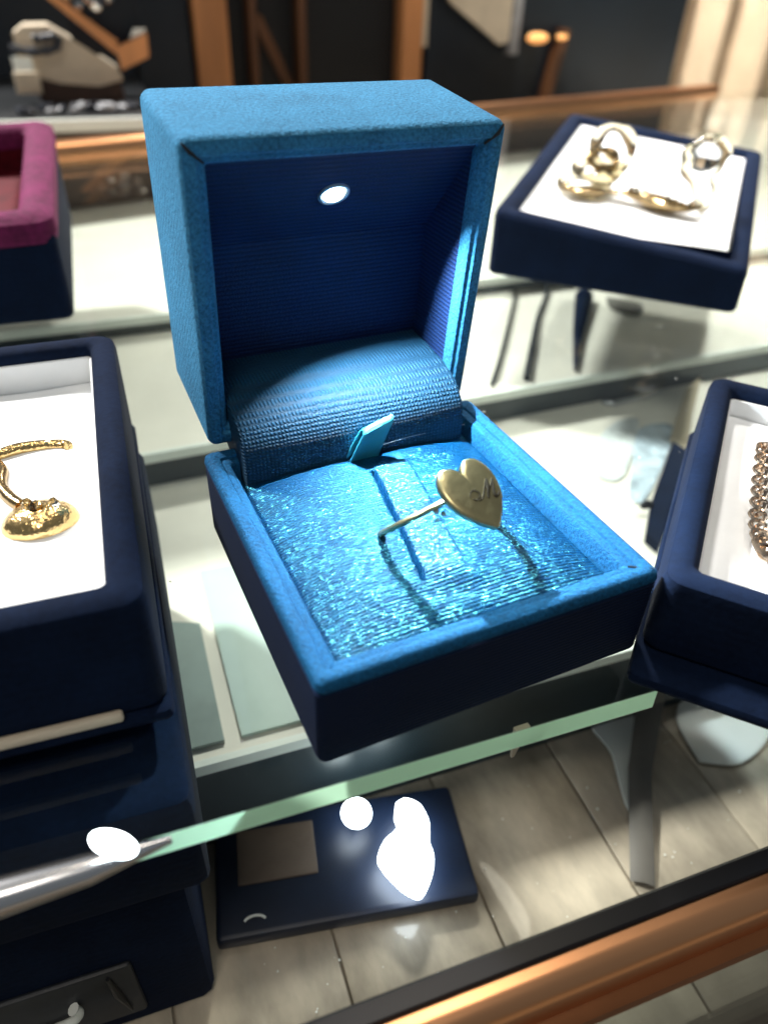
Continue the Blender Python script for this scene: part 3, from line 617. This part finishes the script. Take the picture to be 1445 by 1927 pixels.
slab('acrylic_strip', 'pale mint acrylic strip on the low step, close against the ring box', 'acrylic block', [AB(-.0340, -.018, 0), AB(-.012, -.018, 0), AB(-.016, .050, 0), AB(-.0350, .050, 0)], -.0598, .0010, plain('mint_acrylic', (.56, .70, .64), rough=.25, nscale=30, nvar=.08))
tag(MB().loft([[(.0035, -.0720, -.0052), (.0065, -.0722, -.0052), (.0065, -.0732, -.0052), (.0035, -.0730, -.0052)], [(.0040, -.0722, -.0140), (.0046, -.0722, -.0140), (.0046, -.0727, -.0140), (.0040, -.0727, -.0140)]]).build('shelf_peg', m_creamcl, None, 0), 'cream pointed peg hanging under the green glass edge', 'peg')
def cord(label, pts, rad, mat):
    P = bez(pts, 5); tag(MB().tube([(x, y, -.0437+.0004) for x, y in P], [rad[0]+(rad[1]-rad[0])*i/(len(P)-1) for i in range(len(P))], 8).build('loose_cord', mat), label, 'cord', 'dark cords below the upper right box')
cord('leftmost thin dark cord curving under the upper right box', [(.1954, .2168), (.1852, .1983), (.1532, .1562), (.1300, .1265), (.1132, .1061)], (.0007, .0010), m_slit)
cord('middle dark cord curving under the upper right box', [(.2033, .2093), (.2027, .1935), (.1756, .1621), (.1505, .1307), (.1308, .1055)], (.0009, .0016), m_slit)
cord('widest dark navy cord under the upper right box', [(.2160, .1767), (.1968, .1540), (.1789, .1327), (.1566, .1043)], (.0052, .0009), m_velvet)
blob('price_label', 'small grey label stuck below the front of the upper right box', 'label', [(.2289, .1735), (.2406, .1584), (.2296, .1476), (.2208, .1587)], -.0445, .001, m_greyb)
zc = -.0595
slab('navy_wedge', 'dark navy wedge under the glass between ring box and right box', 'wedge', [(.1190, .0078), (.1350, .0234), (.1721, .0529), (.1725, .0425), (.1523, .0256), (.1190, .0014)], zc, .004, m_velvet)
slab('tan_bracket', 'tan bracket behind the left corner of the right jewellery box', 'bracket', [(.1751, .0576), (.2139, .0897), (.2316, .0975), (.1983, .0688), (.1736, .0456)], zc, .0025, plain('tan_board', (.45, .38, .27), rough=.5))
blob('pale_packet', 'crumpled pale blue packet under the glass beside the right box', 'packet', [(.1471, .0478), (.1691, .0706), (.1862, .0686), (.1697, .0516), (.1371, .0281), (.1325, .0319)], zc, .0007, plain('pale_blue_film', (.50, .60, .68), rough=.2, nscale=120, nvar=.35, bump=.004, bscale=120))
tag(MB().ball((.1299, .0209, zc+.0045), .0020, 12, sc=(1.5, .8, .8)).build('black_bead', m_black), 'small black bead on the glass step right of the ring box', 'bead')
blob('steel_clip', 'narrow steel clip lying under the glass right of the hinge', 'clip', [(.1689, .0965), (.1869, .0993), (.1980, .0990), (.2030, .0952), (.1925, .0926), (.1743, .0916)], zc, .002, m_chrome)
blob('white_packet', 'soft white packet under the glass right of the ring box', 'packet', [(.1336, .0619), (.1610, .0788), (.1754, .0780), (.1552, .0575), (.1379, .0433), (.1299, .0466)], zc, .0007, plain('white_film', (.70, .74, .74), rough=.25, nscale=80, nvar=.25, bump=.003, bscale=100))
# dust and scratches on the glass shelf
m = MB()
for i in range(130):
    a = random.uniform(-.06, .30); b = random.uniform(-.073, .12); r = random.uniform(.00012, .00032); P = AB(a, b, .00004)
    m.bm.faces.new([m.bm.verts.new(P+Vector((r*cos(t)*random.uniform(.5, 1.6), r*sin(t), 0))) for t in [2*pi*k/6 for k in range(6)]])
for i in range(90):
    a = random.uniform(-.04, .14); b = random.uniform(-.098, -.03); r = random.uniform(.00012, .00035); P = AB(a, b, DZ+.0009)
    m.bm.faces.new([m.bm.verts.new(P+Vector((r*cos(t), r*sin(t)*random.uniform(.6, 1.4), 0))) for t in [2*pi*k/6 for k in range(6)]])
dust = m.build('dust', m_paper, None, 0, kind='stuff'); tag(dust, 'white specks of dust scattered on the glass and the planks', 'dust')

# ------------------------------------------------------------------ background: cabinet, curtain, jewellery display
cb0 = .80
cab = thing('display_cabinet', 'black display cabinet with orange wooden posts behind the counter', 'cabinet', AB(.3, cb0, -.94))
MB().box(-.50, .70, cb0+.02, cb0+.10, -.94, .34, f=AB).build('back_panel', m_blackwood, cab, 0)
MB().box(.016, .072, cb0+.002, cb0+.019, -.94, .34, f=AB).build('side_panel', m_bluedark, cab, 0)
MB().box(.345, .70, cb0+.006, cb0+.019, -.94, .34, f=AB).build('side_panel', m_bluedark, cab, 0)
for a0, a1, mt in ((.077, .112, m_orange), (.308, .333, m_orange), (.135, .143, m_orangedk), (.188, .197, m_orangedk)):
    MB().box(a0, a1, cb0-.012, cb0+.018, -.94, .34, f=AB, bev=.002).build('post', mt, cab)
MB().loft([[AB(.140, cb0+.008, .046), AB(.152, cb0+.008, .046), AB(.152, cb0+.016, .046), AB(.140, cb0+.016, .046)], [AB(.178, cb0+.008, -.03), AB(.190, cb0+.008, -.03), AB(.190, cb0+.016, -.03), AB(.178, cb0+.016, -.03)]]).build('brace', m_orangedk, cab, 0)
MB().box(.3335, .3390, cb0-.010, cb0+.004, .018, .34, f=AB).build('white_strip', m_creamcl, cab, 0)
MB().loft([[AB(.515, cb0-.008, .035), AB(.528, cb0-.008, .035), AB(.528, cb0+.004, .035), AB(.515, cb0+.004, .035)], [AB(.494, cb0-.008, -.08), AB(.506, cb0-.008, -.08), AB(.506, cb0+.004, -.08), AB(.494, cb0+.004, -.08)]]).build('brace', m_orangedk, cab, 0)
tag(MB().loft([[AB(a, cb0-.016, z) for a, z in ((.352, .075), (.364, .060), (.430, .020), (.441, .024), (.441, .085), (.36, .095))], [AB(a, cb0-.008, z) for a, z in ((.352, .075), (.364, .060), (.430, .020), (.441, .024), (.441, .085), (.36, .095))]]).build('cream_drape', m_creamcl, None, 0), 'cream triangular drape hanging on the dark cabinet at the top', 'drape')
tag(MB().box(.444, .456, cb0-.014, cb0-.002, .010, .13, f=AB, bev=.001).build('pale_post', m_quartz), 'short pale post beside the cream drape, top of the picture', 'post')
for i, (a, z, r) in enumerate(((.480, .027, .0150), (.513, .028, .0080))):
    t = thing('wall_lamp', ('wider amber lamp glowing on the dark cabinet beside the pale post', 'smaller amber lamp glowing right of the wider amber lamp')[i], 'lamp', AB(a, cb0-.004, z), 0, 'amber lamps on the cabinet')
    MB().ball(AB(a, cb0-.014, z), r, 16, sc=(1, .4, .38)).build('bulb', m_warm, t)
    MB().box(a-r*.5, a+r*.5, cb0-.007, cb0+.004, z-r*.4, z+r*.4, f=AB).build('holder', m_black, t)
# curtain
m = MB(); L = []
for i in range(120):
    a = .70+.55*i/119; f = .020*sin(i*.42)+.012*sin(i*.17+1)
    L.append([AB(a, cb0+.01+f, -.93), AB(a+.008*sin(i*.3), cb0+.01+f*1.1, -.3), AB(a+.0, cb0+.01+f*.9, .34)])
m.loft(L, closed=False); cur = m.build('curtain', m_curtain, None, 80); tag(cur, 'beige curtain hanging in folds at the upper right', 'curtain')
cur.modifiers.new('thickness', 'SOLIDIFY').thickness = .002
# pale side ledge under the curtain
tag(MB().box(.60, 1.2, .60, .79, -.06, -.045, f=AB, bev=.003).build('pale_ledge', m_cream), 'pale ledge below the beige curtain behind the upper right box', 'ledge')
# second counter at the upper left
bc = thing('back_counter', 'second counter with a white top edge behind the rear copper rail, upper left', 'counter', AB(-.15, .55, -.94))
MB().box(-.45, .012, .534, .78, -.012, -.004, f=AB, bev=.002).build('top_slab', m_blackwood, bc)
MB().box(-.45, .012, .530, .5335, -.0125, -.0035, f=AB, bev=.001).build('front_edge', m_edge, bc)
MB().box(-.45, .006, .54, .77, -.94, -.0122, f=AB).build('body', m_brown, bc, 0)
MB().box(-.45, .010, .77, .79, -.0038, .20, f=AB).build('back_panel', m_bluedark, bc, 0)
# wedge with cream cloth, orange tray
def bprism(name, mat, pts, b0, b1, parent=None, sm=0): return MB().loft([[AB(a, b0, z) for a, z in pts], [AB(a, b1, z) for a, z in pts]]).build(name, mat, parent, sm)
dw = thing('cream_display_wedge', 'cream cloth display wedge with a sloping face at the upper left', 'display stand', AB(-.05, .62, -.004))
bprism('cloth_face', m_creamcl, [(-.088, .045), (-.080, .050), (-.062, .0505), (-.040, .038), (-.013, .020), (-.010, .012), (-.030, .0075), (-.060, .010), (-.090, .018)], .610, .640, dw)
bprism('stand', m_brown, [(-.078, -.0036), (-.010, -.0036), (-.012, .0125), (-.045, .0085), (-.080, .018)], .613, .637, dw)
ob = thing('wooden_tray', 'orange wooden tray with white contents leaning at the upper left', 'tray', AB(-.02, .60, .01))
bprism('long_side', m_orange, [(-.061, .072), (-.053, .072), (-.010, .041), (-.012, .031)], .598, .606, ob)
bprism('end_board', m_orange, [(-.0118, .0365), (.0135, .0460), (.0130, .0300), (-.0105, .0205)], .596, .606, ob)
bprism('inner_paper', m_paper, [(.000, .0425), (.011, .0462), (.0135, .0490), (.004, .0490)], .6005, .604, ob)
MB().box(-.045, .010, .612, .618, .03, .09, f=AB).build('back_board', m_black, ob, 0)
for i in range(9):
    a = -.042+.034*i/8+random.uniform(-.0015, .0015); z = .050+.025*random.random()
    tag(MB().ball(AB(a, .607+random.uniform(-.003, .003), z), random.uniform(.0025, .0055), 8, sc=(1, .8, .9), jit=.2).build('silver_charm', random.choice((m_silver, m_silver, m_dkstone, m_quartz)), None, 0), 'silver charm, %s from the left in the heap in the wooden tray' % ORD[i], 'charm', 'silver charms heaped in the wooden tray')
bp = bez([(-.092, .036), (-.080, .0335), (-.068, .0335), (-.058, .036), (-.055, .041), (-.059, .0435), (-.066, .0425), (-.074, .0420)], 5)
tag(MB().tube([AB(a, .603, z) for a, z in bp], [.0022+.0012*abs(sin(i*.7)) for i in range(len(bp))], 8).build('dark_bracelet', m_dkstone), 'dark lumpy bracelet resting on the cream display wedge', 'bracelet')
tag(MB().box(-.0925, -.078, .598, .601, .0205, .030, f=AB).build('white_tag', m_edge, None, 0), 'bright white tag left below the dark bracelet', 'tag')
tag(MB().box(-.094, -.075, .600, .606, .004, .0195, f=AB, bev=.001).build('tan_box', m_creamcl), 'small tan box under the bright white tag at the left', 'box')
for i in range(13):
    a = -.088+.078*(i/12)+random.uniform(-.003, .003); dk = i % 2 == 0
    r = random.uniform(.003, .0062)
    tag(MB().ball(AB(a, .565+random.uniform(-.012, .012), -.0038+r*.6), r, 7, sc=(1.35, .9, .65), jit=.38).build('stone', m_dkstone if dk else m_quartz, None, 0),
        ('dark polished stone, %s dark one from the left on the back counter' if dk else 'pale quartz lump, %s pale one from the left on the back counter') % ORD[i//2], 'stone', 'dark stones on the back counter' if dk else 'pale stones on the back counter')
